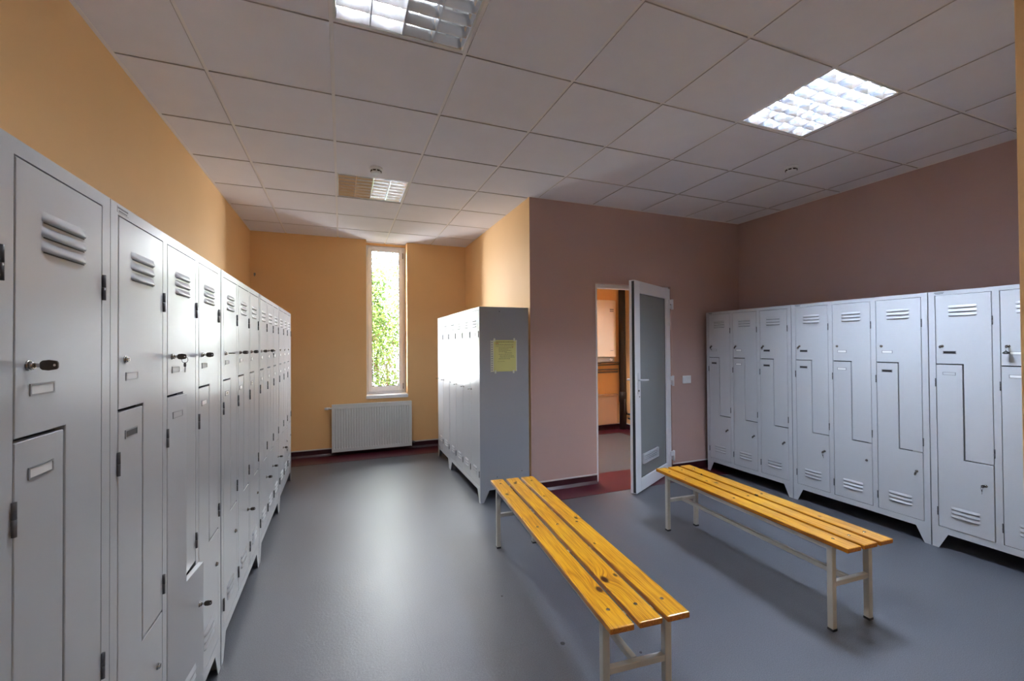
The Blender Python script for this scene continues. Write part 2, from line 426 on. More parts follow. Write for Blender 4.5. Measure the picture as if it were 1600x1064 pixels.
for z in (0.84, 2.66):
    MB().tube([(WX1-0.034, fy0-0.012, z-0.04), (WX1-0.034, fy0-0.012, z+0.04)], 0.007).build('window_hinge', M['pipe_grey'], win)

# ------------------------------------------------------------------ radiator
rad = tag(empty('radiator', (0.385, 5.93, 0.045)), 'white ribbed panel radiator hung on the orange wall under the window', 'radiator')
W2, HR = 0.498, 0.61
w = MB()
n = 30; ys = -0.028
pts = []
pitch = (2*W2-0.05)/n
x = -W2+0.025
pts.append((-W2, ys)); pts.append((x, ys))
for k in range(n):
    a = x+k*pitch
    pts += [(a+pitch*0.10, ys-0.0), (a+pitch*0.24, ys+0.009), (a+pitch*0.40, ys+0.009), (a+pitch*0.54, ys), (a+pitch, ys)]
pts.append((W2, ys))
zs = [(0.012, 0), (0.05, 0), (0.062, 1), (HR-0.062, 1), (HR-0.05, 0), (HR-0.008, 0)]
rows = []
for z, f in zs:
    rows.append([w.bm.verts.new((px, ys+(py-ys)*f, z)) for px, py in pts])
for a, b in zip(rows, rows[1:]):
    for k in range(len(a)-1): w.bm.faces.new([a[k], a[k+1], b[k+1], b[k]])
w.box(-W2, ys+0.0095, 0.012, W2, ys+0.0125, HR-0.008)
w.build('front_panel', M['radiator'], rad)
w = MB(); w.box(-W2+0.01, 0.03, 0.012, W2-0.01, 0.04, HR-0.02, bev=0.003); w.build('rear_panel', M['radiator'], rad)
w = MB()
for k in range(56):
    x = -W2+0.02+k*(2*W2-0.04)/55
    w.box(x-0.0012, -0.016, 0.03, x+0.0012, 0.028, HR-0.03)
w.build('convector_fins', M['radiator'], rad)
for sx in (-1, 1):
    w = MB(); w.box(min(sx*W2, sx*(W2-0.004)), -0.03, 0.004, max(sx*W2, sx*(W2-0.004)), 0.042, HR, bev=0.001); w.build('side_cover', M['radiator'], rad)
w = MB()
for k in range(40):
    x = -W2+0.006+k*(2*W2-0.012)/39
    w.box(x-0.004, -0.024, HR-0.004, x+0.004, 0.036, HR)
w.box(-W2, -0.031, HR-0.014, W2, -0.022, HR+0.001, bev=0.002); w.box(-W2, 0.034, HR-0.014, W2, 0.042, HR+0.001, bev=0.002)
w.build('top_grille', M['radiator'], rad)
w = MB(); w.tube([(-W2, 0.005, HR-0.045), (-W2-0.05, 0.005, HR-0.045)], 0.011, 14); w.tube([(-W2-0.03, 0.005, HR-0.045), (-W2-0.03, 0.075, HR-0.045)], 0.008)
w.tube([(-W2-0.04, 0.005, HR-0.045), (-W2-0.085, 0.005, HR-0.045)], 0.0, 16, rs=[0.017, 0.015]); w.build('valve', M['white_plastic'], rad)
w = MB(); w.tube([(W2, 0.005, 0.05), (W2+0.03, 0.005, 0.05), (W2+0.03, 0.081, 0.05)], 0.009); w.tube([(W2+0.02, 0.005, 0.05), (W2+0.045, 0.005, 0.05)], 0.013, 6); w.build('return_valve', M['dark_metal'], rad)
for x in (-0.35, 0.35):
    w = MB(); w.box(x-0.015, 0.036, 0.08, x+0.015, 0.081, 0.54); w.build('wall_bracket', M['radiator'], rad)

# small hook on the back wall
w = MB(); w.box(-0.010, -0.008, -0.02, 0.010, 0.0, 0.012, bev=0.003); w.tube([(0, -0.006, 0.01), (0.0, -0.03, 0.0), (0.0, -0.032, -0.02), (0, -0.02, -0.032)], 0.004, 8)
tag(w.build('wall_hook', M['pipe_grey'], None, (-0.975, YB, 2.288)), 'small grey hook high in the far left corner of the orange wall', 'hook')

# ------------------------------------------------------------------ lockers
def door_outline(kind, yl, yr, ym):
    g = 0.0034
    if kind == 'upper':
        return [(yl+g, 1.25+g), (ym+g, 1.25+g), (ym+g, 0.625+g), (yr-g, 0.625+g), (yr-g, 1.7155), (yl+g, 1.7155)]
    if kind == 'lower':
        return [(yl+g, 0.150), (yr-g, 0.150), (yr-g, 0.625-g), (ym-g, 0.625-g), (ym-g, 1.25-g), (yl+g, 1.25-g)]
    return [(yl+g, 0.150), (yr-g, 0.150), (yr-g, 1.7155), (yl+g, 1.7155)]

def vent_mesh(w_, zt, n=3, pitch=0.0265):
    w = MB()
    for k in range(n):
        z0 = zt-k*pitch          # top of this louver
        rows = []
        NS = 14
        prof = [(0.0, 0.0), (-0.004, 0.0022), (-0.009, 0.0052), (-0.013, 0.0072), (-0.0165, 0.0078), (-0.0185, 0.0062), (-0.019, 0.0)]
        for dz, h in prof:
            row = []
            for q in range(NS+1):
                u = -1+2*q/NS
                f = (max(0.0, 1-abs(u)**6))**0.5 if abs(u) < 1 else 0.0
                row.append(w.bm.verts.new((0.0006+h*f, u*w_/2, z0+dz*(0.92+0.08*f))))
            rows.append(row)
        for a, b in zip(rows, rows[1:]):
            for q in range(NS):
                fc = w.bm.faces.new([a[q], a[q+1], b[q+1], b[q]]); fc.smooth = True
        fz = z0-0.0215
        fc = w.quad([(0.0009, -w_/2*0.93, fz), (0.0009, w_/2*0.93, fz), (0.0009, w_/2*0.93, fz+0.0028), (0.0009, -w_/2*0.93, fz+0.0028)], mi=1)
    me = w.build('vent', [M['locker'], M['black']])
    return me
_vo = vent_mesh(0.142, 0); VENT = _vo.data; bpy.data.objects.remove(_vo)
_vo = vent_mesh(0.115, 0); VENT_S = _vo.data; bpy.data.objects.remove(_vo)

def holder_mesh(insert):
    w = MB(); a, b = 0.034, 0.0105
    w.box(0.0004, -a, -b, 0.0022, a, -b+0.003, mi=0); w.box(0.0004, -a, b-0.003, 0.0022, a, b, mi=0)
    w.box(0.0004, -a, -b, 0.0022, -a+0.0035, b, mi=0); w.box(0.0004, a-0.0035, -b, 0.0022, a, b, mi=0)
    w.box(0.0002, -a+0.003, -b+0.002, 0.0014, a-0.003, b-0.002, mi=1)
    if insert == 'digits':
        for k, yy in enumerate((-0.012, -0.004, 0.004, 0.012)):
            w.box(0.0014, yy-0.0022, -0.005, 0.0017, yy+0.0022, 0.005, mi=2)
    m1 = {'white': M['white_card'], 'digits': M['white_card'], 'black': M['black'], 'grey': M['locker_in'], 'light': M['locker']}[insert]
    o = w.build('name_holder', [M['rim'], m1, M['ink']]); me = o.data; bpy.data.objects.remove(o)
    return me
HOLD = {k: holder_mesh(k) for k in ('white', 'black', 'light', 'digits')}
_w = MB(); _w.tube([(0.0, 0, 0), (0.0035, 0, 0)], 0.0095, 20, rs=[0.0095, 0.0088]); _w.tube([(0.003, 0, 0), (0.0075, 0, 0), (0.0085, 0, 0)], 0.0072, 20, rs=[0.0072, 0.0072, 0.006]); _w.box(0.0084, -0.001, -0.0045, 0.0088, 0.001, 0.0045, mi=1)
_o = _w.build('lock', [M['chrome'], M['black']]); LOCK = _o.data; bpy.data.objects.remove(_o)
_w = MB(); _w.tube([(0.003, 0, -0.028), (0.003, 0, -0.0005)], 0.0036, 10); _w.tube([(0.003, 0, 0.0005), (0.003, 0, 0.028)], 0.0036, 10)
_o = _w.build('hinge', M['dark_metal']); HINGE = _o.data; bpy.data.objects.remove(_o)

def link(name, me, parent, loc):
    o = bpy.data.objects.new(name, me); COL.objects.link(o); o.parent = parent; o.location = loc
    return o

def legs_for(root, W, D):
    for (fx, sy) in ((0, 0), (0, 1), (1, 0), (1, 1)):
        w = MB()
        y0 = 0.0 if sy == 0 else W; s = 1 if sy == 0 else -1
        xo = 0.0 if fx == 0 else -D; sx = -1 if fx == 0 else 1
        poly = [(y0, 0.105), (y0+s*0.085, 0.105), (y0+s*0.036, 0.0), (y0, 0.0)]
        w.prism(poly, xo, xo+sx*0.0025, 'x')
        poly = [(xo, 0.105), (xo+sx*0.085, 0.105), (xo+sx*0.034, 0.0), (xo, 0.0)]
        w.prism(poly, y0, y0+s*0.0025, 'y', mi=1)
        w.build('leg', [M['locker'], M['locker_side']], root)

def carcass(root, W, D, openings):
    w = MB(); t = 0.012
    w.box(-D, 0, 0.105, 0, t, 1.745); w.box(-D, W-t, 0.105, 0, W, 1.745)
    w.box(-D, t, 0.105, 0, W-t, 0.12); w.box(-D, t, 1.73, 0, W-t, 1.745); w.box(-D, t, 0.12, -D+0.01, W-t, 1.73)
    w.box(-0.02, t, 0.12, 0, W-t, 0.1475); w.box(-0.02, t, 1.7180, 0, W-t, 1.73)
    ys = [0.0]+[v for o in openings for v in o]+[W]
    for a, b in zip(ys[::2], ys[1::2]):
        a2, b2 = max(a, t), min(b, W-t)
        w.box(-0.02, a2, 0.1475, 0, b2, 1.718)
        if a > 0 and b < W: w.box(-D+0.01, (a+b)/2-0.001, 0.12, -0.02, (a+b)/2+0.001, 1.73, mi=1)
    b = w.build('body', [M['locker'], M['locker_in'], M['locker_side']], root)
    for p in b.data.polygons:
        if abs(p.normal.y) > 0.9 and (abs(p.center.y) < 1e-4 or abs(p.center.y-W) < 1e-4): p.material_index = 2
    # small maker's plate at the top left corner
    w = MB(); w.box(0.0, 0.03, 1.7245, 0.0008, 0.088, 1.7385, mi=0); w.box(0.0008, 0.033, 1.733, 0.0011, 0.085, 1.737, mi=1); w.box(0.0008, 0.038, 1.7265, 0.0011, 0.080, 1.7295, mi=1)
    w.build('maker_plate', [M['locker'], M['dark_metal']], root)

# inner edge cuts through each Z-shaped door pair
OPS = [(0.035+k*0.3120, 0.035+k*0.3120+0.279) for k in range(3)]
ZW = 0.973
def make_z_locker():
    root = empty('locker_unit')
    carcass(root, ZW, 0.50, OPS); legs_for(root, ZW, 0.50)
    for (yl, yr) in OPS:
        ym = (yl+yr)/2
        for kind in ('upper', 'lower'):
            # door object origin at its hinge edge
            hy = yr if kind == 'upper' else yl
            w = MB(); w.prism([(a-hy, b) for a, b in door_outline(kind, yl, yr, ym)], -0.017, 0.0005, 'x', bev=0.0012, seg=1)
            d = w.build('door', M['locker'], root, (0, hy, 0))
            d['dk'] = kind; 
            if kind == 'upper':
                link('vent', VENT, d, (0, ym-hy, 1.645)); link('lock', LOCK, d, (0, yl+0.036-hy, 1.372))
                link('name_holder', HOLD['white'], d, (0, yl+0.073-hy, 1.330))
                for z in (1.535, 0.70): link('hinge', HINGE, d, (0, yr-hy+0.001, z))
            else:
                link('vent', VENT, d, (0, ym-hy, 0.303)); link('lock', LOCK, d, (0, yr-0.040-hy, 0.487))
                link('name_holder', HOLD['white'], d, (0, yl+0.070-hy, 1.188))
                for z in (1.125, 0.25): link('hinge', HINGE, d, (0, yl-hy-0.001, z))
    return root
proto = make_z_locker()

def doors_of(root):
    ds = [c for c in root.children if c.name.split('.')[0] == 'door']
    up = sorted([d for d in ds if d['dk'] == 'upper'], key=lambda d: d.location.y)
    lo = sorted([d for d in ds if d['dk'] == 'lower'], key=lambda d: d.location.y)
    return up, lo
def set_holder(door, kind):
    for c in door.children:
        if c.name.startswith('name_holder'): c.data = HOLD[kind]

LF, RF, ML = -0.493, 3.7883, 1.1415
left_specs = [(0.285, 1.0, 'unit closest to the camera'),
              (1.260, 0.998, 'second from the camera, one lower door ajar'),
              (2.244, 0.965, 'third unit from the camera'),
              (3.190, 0.965, 'fourth unit from the camera'),
              (4.137, 0.965, 'unit at the far end by the window wall')]
LU = []
for i, (y, s, d) in enumerate(left_specs):
    o = proto if i == 0 else copy_tree(proto)
    o.location = (LF, y, 0); o.scale = (1, s, 1)
    tag(o, 'grey Z-door locker in the left row, '+d, 'locker', 'Z-door lockers along the left wall')
    LU.append(o)
right_specs = [(3.664, 'farthest unit, in the corner by the door wall'), (2.686, 'middle unit behind the bench'), (1.708, 'unit nearest the camera')]
RU = []
for i, (y, d) in enumerate(right_specs):
    o = copy_tree(proto); o.location = (RF, y, 0); o.rotation_euler = (0, 0, pi)
    tag(o, 'grey Z-door locker in the right row, '+d, 'locker', 'Z-door lockers along the right wall')
    RU.append(o)

# name card variations as in the photo
for U, spec in ((RU[0], ('light','black','white','white','black','black')), (RU[1], ('black','black','white','white','white','black')), (RU[2], ('black','light','white','white','white','white')),
                (LU[1], ('white','black','white','light','white','white')), (LU[0], ('white','white','white','white','white','white')), (LU[2], ('white','digits','white','white','white','digits'))):
    up, lo = doors_of(U)
    if U in RU: pass
    for k in range(3):
        set_holder(up[k], spec[2*k]); set_holder(lo[k], spec[2*k+1])
# the ajar lower door of the second left unit
up, lo = doors_of(LU[1]); lo[1].rotation_euler = (0, 0, -radians(5.1))
AJAR = lo[1]
# the slightly open lower door of the near right unit
up, lo = doors_of(RU[2]); lo[0].rotation_euler = (0, 0, -radians(1.2))
for o in bpy.data.objects:
    if 'dk' in o: del o['dk']

# the pair of tall single-door units at the alcove
def make_tall(name, W, nd, margin):
    root = empty(name)
    dw = (W-2*margin-(nd-1)*0.012)/nd
    ops = [(margin+k*(dw+0.012), margin+k*(dw+0.012)+dw) for k in range(nd)]
    carcass(root, W, 0.475, ops); legs_for(root, W, 0.475)
    for (yl, yr) in ops:
        w = MB(); w.prism([(a-yr, b) for a, b in door_outline('full', yl, yr, 0)], -0.017, 0.0005, 'x', bev=0.0012)
        d = w.build('door', M['locker'], root, (0, yr, 0)); c = -(yr-yl)/2
        link('vent', VENT_S, d, (0, c, 1.640)); link('vent', VENT_S, d, (0, c, 0.300))
        link('lock', LOCK, d, (0, yl-yr+0.032, 0.99))
        for z in (1.50, 0.25): link('hinge', HINGE, d, (0, 0.001, z))
        w = MB()
        for q in (-0.028, 0.028):
            w.box(0.0006, c+q-0.004, 1.485, 0.0012, c+q+0.004, 1.515, mi=0)
        w.build('card_slot', M['dark_metal'], d)
    return root
T4 = make_tall('locker_unit', 1.145, 4, 0.022); T4.location = (ML, 4.805, 0); T4.rotation_euler = (0, 0, pi)
tag(T4, 'grey locker of four full-height doors with a yellow notice on its side', 'locker', 'tall lockers by the alcove wall')
T2 = make_tall('locker_unit', 0.62, 2, 0.022); T2.location = (ML, 5.432, 0); T2.rotation_euler = (0, 0, pi)
tag(T2, 'narrow grey metal locker of two full-height doors nearest the window wall', 'locker', 'tall lockers by the alcove wall')
for (x, z) in ((-0.16, 0.215), (-0.40, 0.245), (-0.19, 1.705)):
    w = MB(); w.tube([(x, 1.145, z), (x, 1.1465, z)], 0.005, 10); w.build('rivet', M['dark_metal'], T4)

# ------------------------------------------------------------------ keys
def key_mesh():
    w = MB()
    w.box(0.0, -0.0011, -0.0045, 0.016, 0.0011, 0.0045, mi=1)
    pts = [(0.012, -0.006), (0.017, -0.010), (0.030, -0.0115), (0.046, -0.009), (0.049, -0.005), (0.049, 0.005), (0.046, 0.009), (0.030, 0.0115), (0.017, 0.010), (0.012, 0.006)]
    w.prism(pts, -0.0028, 0.0028, 'y', bev=0.0008)
    w.tube([(0.0425, -0.0031, 0), (0.0425, 0.0031, 0)], 0.0027, 10, mi=2)
    o = w.build('key', [M['key'], M['chrome'], M['white_card']]); me = o.data; bpy.data.objects.remove(o); return me
KEY = key_mesh()
def ring_mesh():
    w = MB(); w.torus((0.0425, 0, -0.013), 0.0125, 0.0011, 'y', 22, 6)
    o = w.build('key_ring', M['dark_metal']); me = o.data; bpy.data.objects.remove(o); return me
RING = ring_mesh()
def spare_mesh():
    w = MB()
    w.box(0.041, -0.001, -0.062, 0.044, 0.001, -0.026)
    w.prism([(0.038, -0.040), (0.047, -0.040), (0.048, -0.032), (0.0455, -0.023), (0.0395, -0.023), (0.037, -0.032)], -0.0015, 0.0015, 'y')
    o = w.build('spare_key', M['dark_metal']); me = o.data; bpy.data.objects.remove(o); return me
SPARE = spare_mesh()
def tassel_mesh():
    w = MB(); w.tube([(0.0425, 0, -0.028), (0.0425, 0, -0.034), (0.0425, 0, -0.045), (0.0425, 0, -0.052), (0.0425, 0, -0.056)], 0, 18, rs=[0.002, 0.006, 0.019, 0.020, 0.010])
    o = w.build('key_fob', M['black']); me = o.data; bpy.data.objects.remove(o); return me
FOB = tassel_mesh()
bpy.context.view_layer.update()
def place_key(unit, col, which, label, roll=0.0, swing=0.0, ring=False, spare=False, fob=False, droop=0.0, grp='keys left in the locker doors'):
    s = unit.scale.y
    yl, yr = OPS[col]
    if which == 'upper': p = Vector((0.008, yl+0.036, 1.372))
    else: p = Vector((0.008, yr-0.040, 0.487))
    mw = Matrix.Translation(unit.location) @ Matrix.Rotation(unit.rotation_euler.z, 4, 'Z') @ Matrix.Diagonal((1, s, 1, 1))
    base = mw @ p; rz = unit.rotation_euler.z
    if unit is LU[1] and col == 1 and which == 'lower':
        hp = Vector((0, yl, 0)); q = p-hp; R_ = Matrix.Rotation(-radians(5.1), 3, 'Z'); base = mw @ (hp + R_ @ q); rz -= radians(5.1)
    add_key(base, rz, label, roll, swing, ring, spare, fob, droop, grp)
def add_key(base, rz, label, roll, swing, ring, spare, fob, droop, grp):
    k = bpy.data.objects.new('key', KEY); COL.objects.link(k)
    k.location = base; k.scale = (0.64, 0.8, 0.8); k.rotation_euler = (roll, droop, rz+swing)
    tag(k, label, 'key', grp)
    if ring:
        link('key_ring', RING, k, (0, 0, 0))
    if spare: link('spare_key', SPARE, k, (0, 0, 0))
    if fob: link('key_fob', FOB, k, (0, 0, 0))
GL, GR, GT = 'keys left in the left row doors', 'keys left in the right row doors', 'keys left in the tall locker doors'
cn = ['nearest', 'middle', 'farthest']
place_key(LU[0], 2, 'upper', 'big dark key in the upper door at the left frame edge', grp=GL)
place_key(LU[1], 1, 'upper', 'dark key with a ring hanging from it, second left locker unit, upper middle door', ring=True, spare=True, grp=GL)
place_key(LU[1], 2, 'upper', 'dark key in the upper farthest door of the second left locker unit', grp=GL)
place_key(LU[1], 1, 'lower', 'key in the lower door standing ajar on the left', grp=GL)
place_key(LU[2], 0, 'upper', 'key turned flat in the upper nearest door, third left locker unit', roll=pi/2, grp=GL)
place_key(LU[2], 1, 'upper', 'dark key in the upper middle door of the third left locker unit', grp=GL)
place_key(LU[2], 2, 'upper', 'dark key in the upper farthest door of the third left locker unit', grp=GL)
place_key(LU[2], 1, 'lower', 'dark key in the lower middle door of the third left locker unit', roll=0.2, grp=GL)
place_key(LU[3], 0, 'upper', 'dark key in the upper nearest door of the fourth left locker unit', grp=GL)
place_key(LU[3], 1, 'upper', 'key with a ring in the upper middle door of the fourth left locker unit', ring=True, spare=True, grp=GL)
for c in range(3):
    place_key(LU[3], c, 'lower', 'dark key in the lower %s door of the fourth left locker unit' % cn[c], roll=0.3*c, grp=GL)
place_key(LU[4], 0, 'lower', 'key with a dangling spare in the lower door of the farthest left unit', ring=True, spare=True, grp=GL)
fn = ['door nearest the entrance wall', 'middle door', 'door nearest the camera']
place_key(RU[0], 0, 'upper', 'key with hanging ring, farthest right locker unit, upper door beside the wall', swing=0.25, ring=True, spare=True, droop=0.9, grp=GR)
place_key(RU[0], 1, 'upper', 'dark drooping key in the upper middle door, farthest right locker unit', swing=0.2, droop=0.9, grp=GR)
place_key(RU[0], 2, 'upper', 'dark key with ring in the upper door nearest the camera, farthest right unit', ring=True, droop=0.9, grp=GR)
for c in range(3):
    place_key(RU[0], c, 'lower', 'drooping key in the lower %s of the farthest right locker unit' % ['left-hand door', 'middle door', 'right-hand door'][c], droop=0.5, swing=0.1, grp=GR)
place_key(RU[1], 0, 'upper', 'dark key in the upper left-hand door of the middle right locker unit', droop=0.8, grp=GR)
place_key(RU[1], 0, 'lower', 'key with hanging ring in the lower left-hand door, middle right locker unit', ring=True, spare=True, droop=0.3, grp=GR)
place_key(RU[1], 2, 'lower', 'short dark key in the lower right-hand door, middle right locker unit', droop=0.9, grp=GR)
place_key(RU[2], 0, 'upper', 'dark key in the upper door, nearest right unit, its left-hand column', droop=0.2, grp=GR)
place_key(RU[2], 0, 'lower', 'bunch of keys hanging from the lower door of the nearest right unit', ring=True, spare=True, swing=-0.3, grp=GR)
place_key(RU[2], 1, 'upper', 'key with a black fob hanging at the right frame edge', ring=True, fob=True, droop=0.1, grp=GR)
def tall_key(unit, W, nd, col, label, **kw):
    dw = (W-0.044-(nd-1)*0.012)/nd; yl = 0.022+col*(dw+0.012)
    mw = Matrix.Translation(unit.location) @ Matrix.Rotation(unit.rotation_euler.z, 4, 'Z')
    a = dict(roll=pi/2, swing=0.0, ring=False, spare=False, fob=False, droop=0.0, grp=GT); a.update(kw)
    add_key(mw @ Vector((0.008, yl+0.032, 0.99)), unit.rotation_euler.z, label, **a)
for c, l in ((1, 'second door from the window side'), (2, 'third door from the window side'), (3, 'door nearest the bench')):
    tall_key(T4, 1.145, 4, c, 'dark key sticking out of the tall four-door locker, '+l)
for c, l in ((0, 'left-hand door'), (1, 'right-hand door')):
    tall_key(T2, 0.62, 2, c, 'small key in the narrow two-door locker, '+l, ring=(c == 1))

# ------------------------------------------------------------------ notice on the tall locker side
nt_ = tag(empty('notice', (1.382, 3.6585, 1.304)), 'yellow-green printed sheet in a punched plastic sleeve taped to the locker side', 'notice')
MB().box(-0.108, -0.0012, -0.142, 0.108, 0.0, 0.142).build('paper', M['paper'], nt_)
w = MB(); w.box(0.108, -0.0016, -0.142, 0.116, 0.0, 0.142); w.box(-0.116, -0.0016, -0.142, -0.108, 0, 0.142)
w.box(-0.137, -0.001, -0.146, -0.132, 0.0, 0.142)
for k in range(14):
    z = -0.142+k*0.0205; w.box(-0.132, -0.001, z, -0.116, 0, z+0.011)
w.build('plastic_sleeve', M['sleeve'], nt_)
w = MB(); rr = random.Random(3)
for k, (z, a, b, h) in enumerate([(0.122, -0.088, 0.085, 0.006), (0.100, -0.09, 0.085, 0.004), (0.085, -0.09, 0.082, 0.003), (0.070, -0.06, 0.08, 0.003), (0.058, -0.06, 0.035, 0.003), (0.046, -0.06, 0.06, 0.003), (0.034, -0.06, 0.02, 0.003), (0.026, 0.0, 0.07, 0.003), (0.012, -0.06, 0.07, 0.003), (-0.004, -0.05, 0.085, 0.004), (-0.016, -0.05, 0.095, 0.003), (-0.030, -0.06, 0.05, 0.004), (-0.052, -0.07, 0.0, 0.002)]):
    x = a
    while x < b:
        l = rr.uniform(0.008, 0.022); w.box(x, -0.0015, z, min(x+l, b), -0.0012, z+h); x += l+0.003
w.build('text_lines', M['ink'], nt_)
w = MB(); w.box(-0.09, -0.0015, 0.110, -0.06, -0.0012, 0.115); w.box(0.068, -0.0015, 0.076, 0.082, -0.0012, 0.081); w.build('heading_mark', M['ink_red'], nt_)
for (x, z) in ((-0.10, 0.14), (0.092, 0.142), (-0.092, -0.148), (0.084, -0.15)):
    MB().box(x-0.008, -0.002, z-0.010, x+0.008, 0.0, z+0.018).build('tape_strip', M['sleeve'], nt_)

# ------------------------------------------------------------------ benches
def make_bench(label, cx, cy, rz, Lb, knots_world, seed):
    root = tag(empty('bench', (cx, cy, 0), rz), label, 'bench', 'slatted changing benches')
    Wb = 0.32; sw = 0.093; gp = (Wb-3*sw)/2; zt = 0.440; th = 0.022
    inv = Matrix.Rotation(-rz, 4, 'Z')
    kl = [(inv @ Vector((a-cx, b-cy, 0)), r) for a, b, r in knots_world]
    for s in range(3):
        x0 = -Wb/2+s*(sw+gp); xc = x0+sw/2
        kn = [(p.x-xc, p.y, r) for p, r in kl if abs(p.x-xc) < sw/2+0.015]
        w = MB(); w.box(-sw/2, -Lb/2, -th, sw/2, Lb/2, 0, bev=0.004, seg=3)
        o = w.build('slat', wood_mat('varnished_pine_%d' % (seed*3+s), kn, seed*3+s+1), root, (xc, 0, zt))
        w = MB()
        for yy in (-Lb/2+0.10, Lb/2-0.10, 0.0):
            w.tube([(0, yy, 0.0), (0, yy, 0.0012)], 0.0075, 14, rs=[0.0078, 0.0065])
        w.build('screw', M['chrome'], o)
    hx = Wb/2-0.030; ly = Lb/2-0.098; zb = zt-th; q = 0.014
    for sx in (-1, 1):
        for sy in (-1, 1):
            w = MB(); w.box(sx*hx-q, sy*ly-q, 0.006, sx*hx+q, sy*ly+q, zb-0.001, bev=0.002)
            w.box(sx*hx-q-0.001, sy*ly-q-0.001, 0.0, sx*hx+q+0.001, sy*ly+q+0.001, 0.012, bev=0.001, mi=1)
            w.build('leg', [M['bench_metal'], M['black']], root)
    w = MB()
    for sx in (-1, 1): w.box(sx*hx-q, -ly+q, zb-0.028, sx*hx+q, ly-q, zb-0.0005, bev=0.002)
    w.build('side_rail', M['bench_metal'], root)
    w = MB()
    for yy in (-ly, -ly/3, ly/3, ly): w.box(-hx+q, yy-0.012, zb-0.024, hx-q, yy+0.012, zb-0.0005, bev=0.001)
    w.build('cross_rail', M['bench_metal'], root)
    zc = 0.225
    for sy in (-1, 1):
        w = MB(); w.box(-hx+q, sy*ly-0.012, zc-0.012, hx-q, sy*ly+0.012, zc+0.012, bev=0.002); w.build('lower_crossbar', M['bench_metal'], root)
    w = MB(); w.box(-0.012, -ly+0.012, zc-0.012, 0.012, ly-0.012, zc+0.012, bev=0.002); w.build('stretcher', M['bench_metal'], root)
    return root
B1 = make_bench('longer yellow pine slat bench in the foreground, its end towards the camera', 1.073, 2.064, -radians(4.9), 1.685,
    [(1.043,2.879,.006), (0.99,2.60,.011), (1.122,2.785,.012), (1.208,2.1,.010), (1.195,2.479,.006), (0.998,1.508,.016), (0.938,1.455,.013), (1.058,1.52,.008), (1.135,1.797,.006), (0.93,2.2,.004)], 1)
B2 = make_bench('shorter yellow pine slat bench in front of the right-hand lockers', 2.381, 1.985, -radians(2.7), 1.395,
    [(2.405,2.255,.011), (2.376,2.31,.007), (2.45,1.981,.008), (2.30,1.72,.004), (2.47,2.45,.005), (2.27,2.4,.005), (2.46,1.6,.006)], 2)

# ------------------------------------------------------------------ door (open leaf in its frame)
dr = struct(empty('door_1', (0, 0, 0)))
w = MB(); fy = YP+0.035; fd = 0.06; fw = 0.045
w.box(DX0, fy, 0, DX0+fw, fy+fd, DZ, bev=0.003); w.box(DX1-fw, fy, 0, DX1, fy+fd, DZ, bev=0.003); w.box(DX0+fw, fy, DZ-fw, DX1-fw, fy+fd, DZ, bev=0.003)
w.box(DX0, YP-0.002, 0, DX0+0.012, fy, DZ-0.02, bev=0.001)
w.build('door_frame', M['pvc'], dr)
leaf = bpy.data.objects.new('door_leaf', bpy.data.meshes.new('door_leaf'))
hx_, hy_ = 3.335, 3.722
ang = math.atan2(-0.438, -0.805)
# leaf local: x along leaf from hinge, y = thickness (front face at y=0, back at -0.06 ... ), z up
LWd, LH, b0 = 0.915, 1.985, 0.014
w = MB()
def fr(x0, z0, x1, z1): w.box(x0, -0.058, z0, x1, 0.0, z1, bev=0.004, seg=2)
fr(0.0, b0, 0.115, LH+b0); fr(LWd-0.115, b0, LWd, LH+b0); fr(0.115, b0, LWd-0.115, b0+0.115); fr(0.115, LH+b0-0.115, LWd-0.115, LH+b0)
w.box(LWd, -0.030, b0+0.01, LWd+0.003, -0.006, LH+b0-0.01, mi=1)
leafo = w.build('door_leaf', [M['pvc'], M['gasket']], dr, (hx_, hy_, 0)); leafo.rotation_euler = (0, 0, ang)
MB().box(0.108, -0.036, b0+0.108, LWd-0.108, -0.022, LH+b0-0.108).build('door_panel', M['panel'], leafo)
w = MB()
for yy in (-0.0215, -0.041):
    ringz = (b0+0.112, LH+b0-0.112)
    x0, x1 = 0.112, LWd-0.112
    w.box(x0, yy, ringz[0], x0+0.005, yy+0.004, ringz[1]); w.box(x1-0.005, yy, ringz[0], x1, yy+0.004, ringz[1]); w.box(x0, yy, ringz[0], x1, yy+0.004, ringz[0]+0.005); w.box(x0, yy, ringz[1]-0.005, x1, yy+0.004, ringz[1])
w.build('gasket', M['gasket'], leafo)
# ventilation grille
w = MB(); gx0, gx1, gz0, gz1 = 0.345, 0.72, 0.25, 0.345
w.box(gx0, -0.022, gz0, gx1, -0.006, gz0+0.010); w.box(gx0, -0.022, gz1-0.010, gx1, -0.006, gz1); w.box(gx0, -0.022, gz0+0.01, gx0+0.012, -0.006, gz1-0.01); w.box(gx1-0.012, -0.022, gz0+0.01, gx1, -0.006, gz1-0.01)
for k in range(4):
    z = gz0+0.0185+k*0.017; w.box(gx0+0.012, -0.018, z, gx1-0.012, -0.008, z+0.008)
w.box(gx0+0.012, -0.0215, gz0+0.01, gx1-0.012, -0.0195, gz1-0.01, mi=1)
w.build('vent_grille', [M['white_plastic'], M['black']], leafo)
for side in (0, 1):
    w = MB(); y0 = 0.0 if side == 0 else -0.058; sg = 1 if side == 0 else -1
    hx1 = LWd-0.055
    w.box(hx1-0.014, min(y0, y0+sg*0.006), 0.93, hx1+0.014, max(y0, y0+sg*0.006), 1.13, bev=0.003)
    w.tube([(hx1, y0, 1.065), (hx1, y0+sg*0.045, 1.065), (hx1-0.02, y0+sg*0.052, 1.065), (hx1-0.125, y0+sg*0.050, 1.060)], 0.0095, 12, rs=[0.011, 0.010, 0.0095, 0.0065])
    w.build('door_handle', M['white_plastic'], leafo)
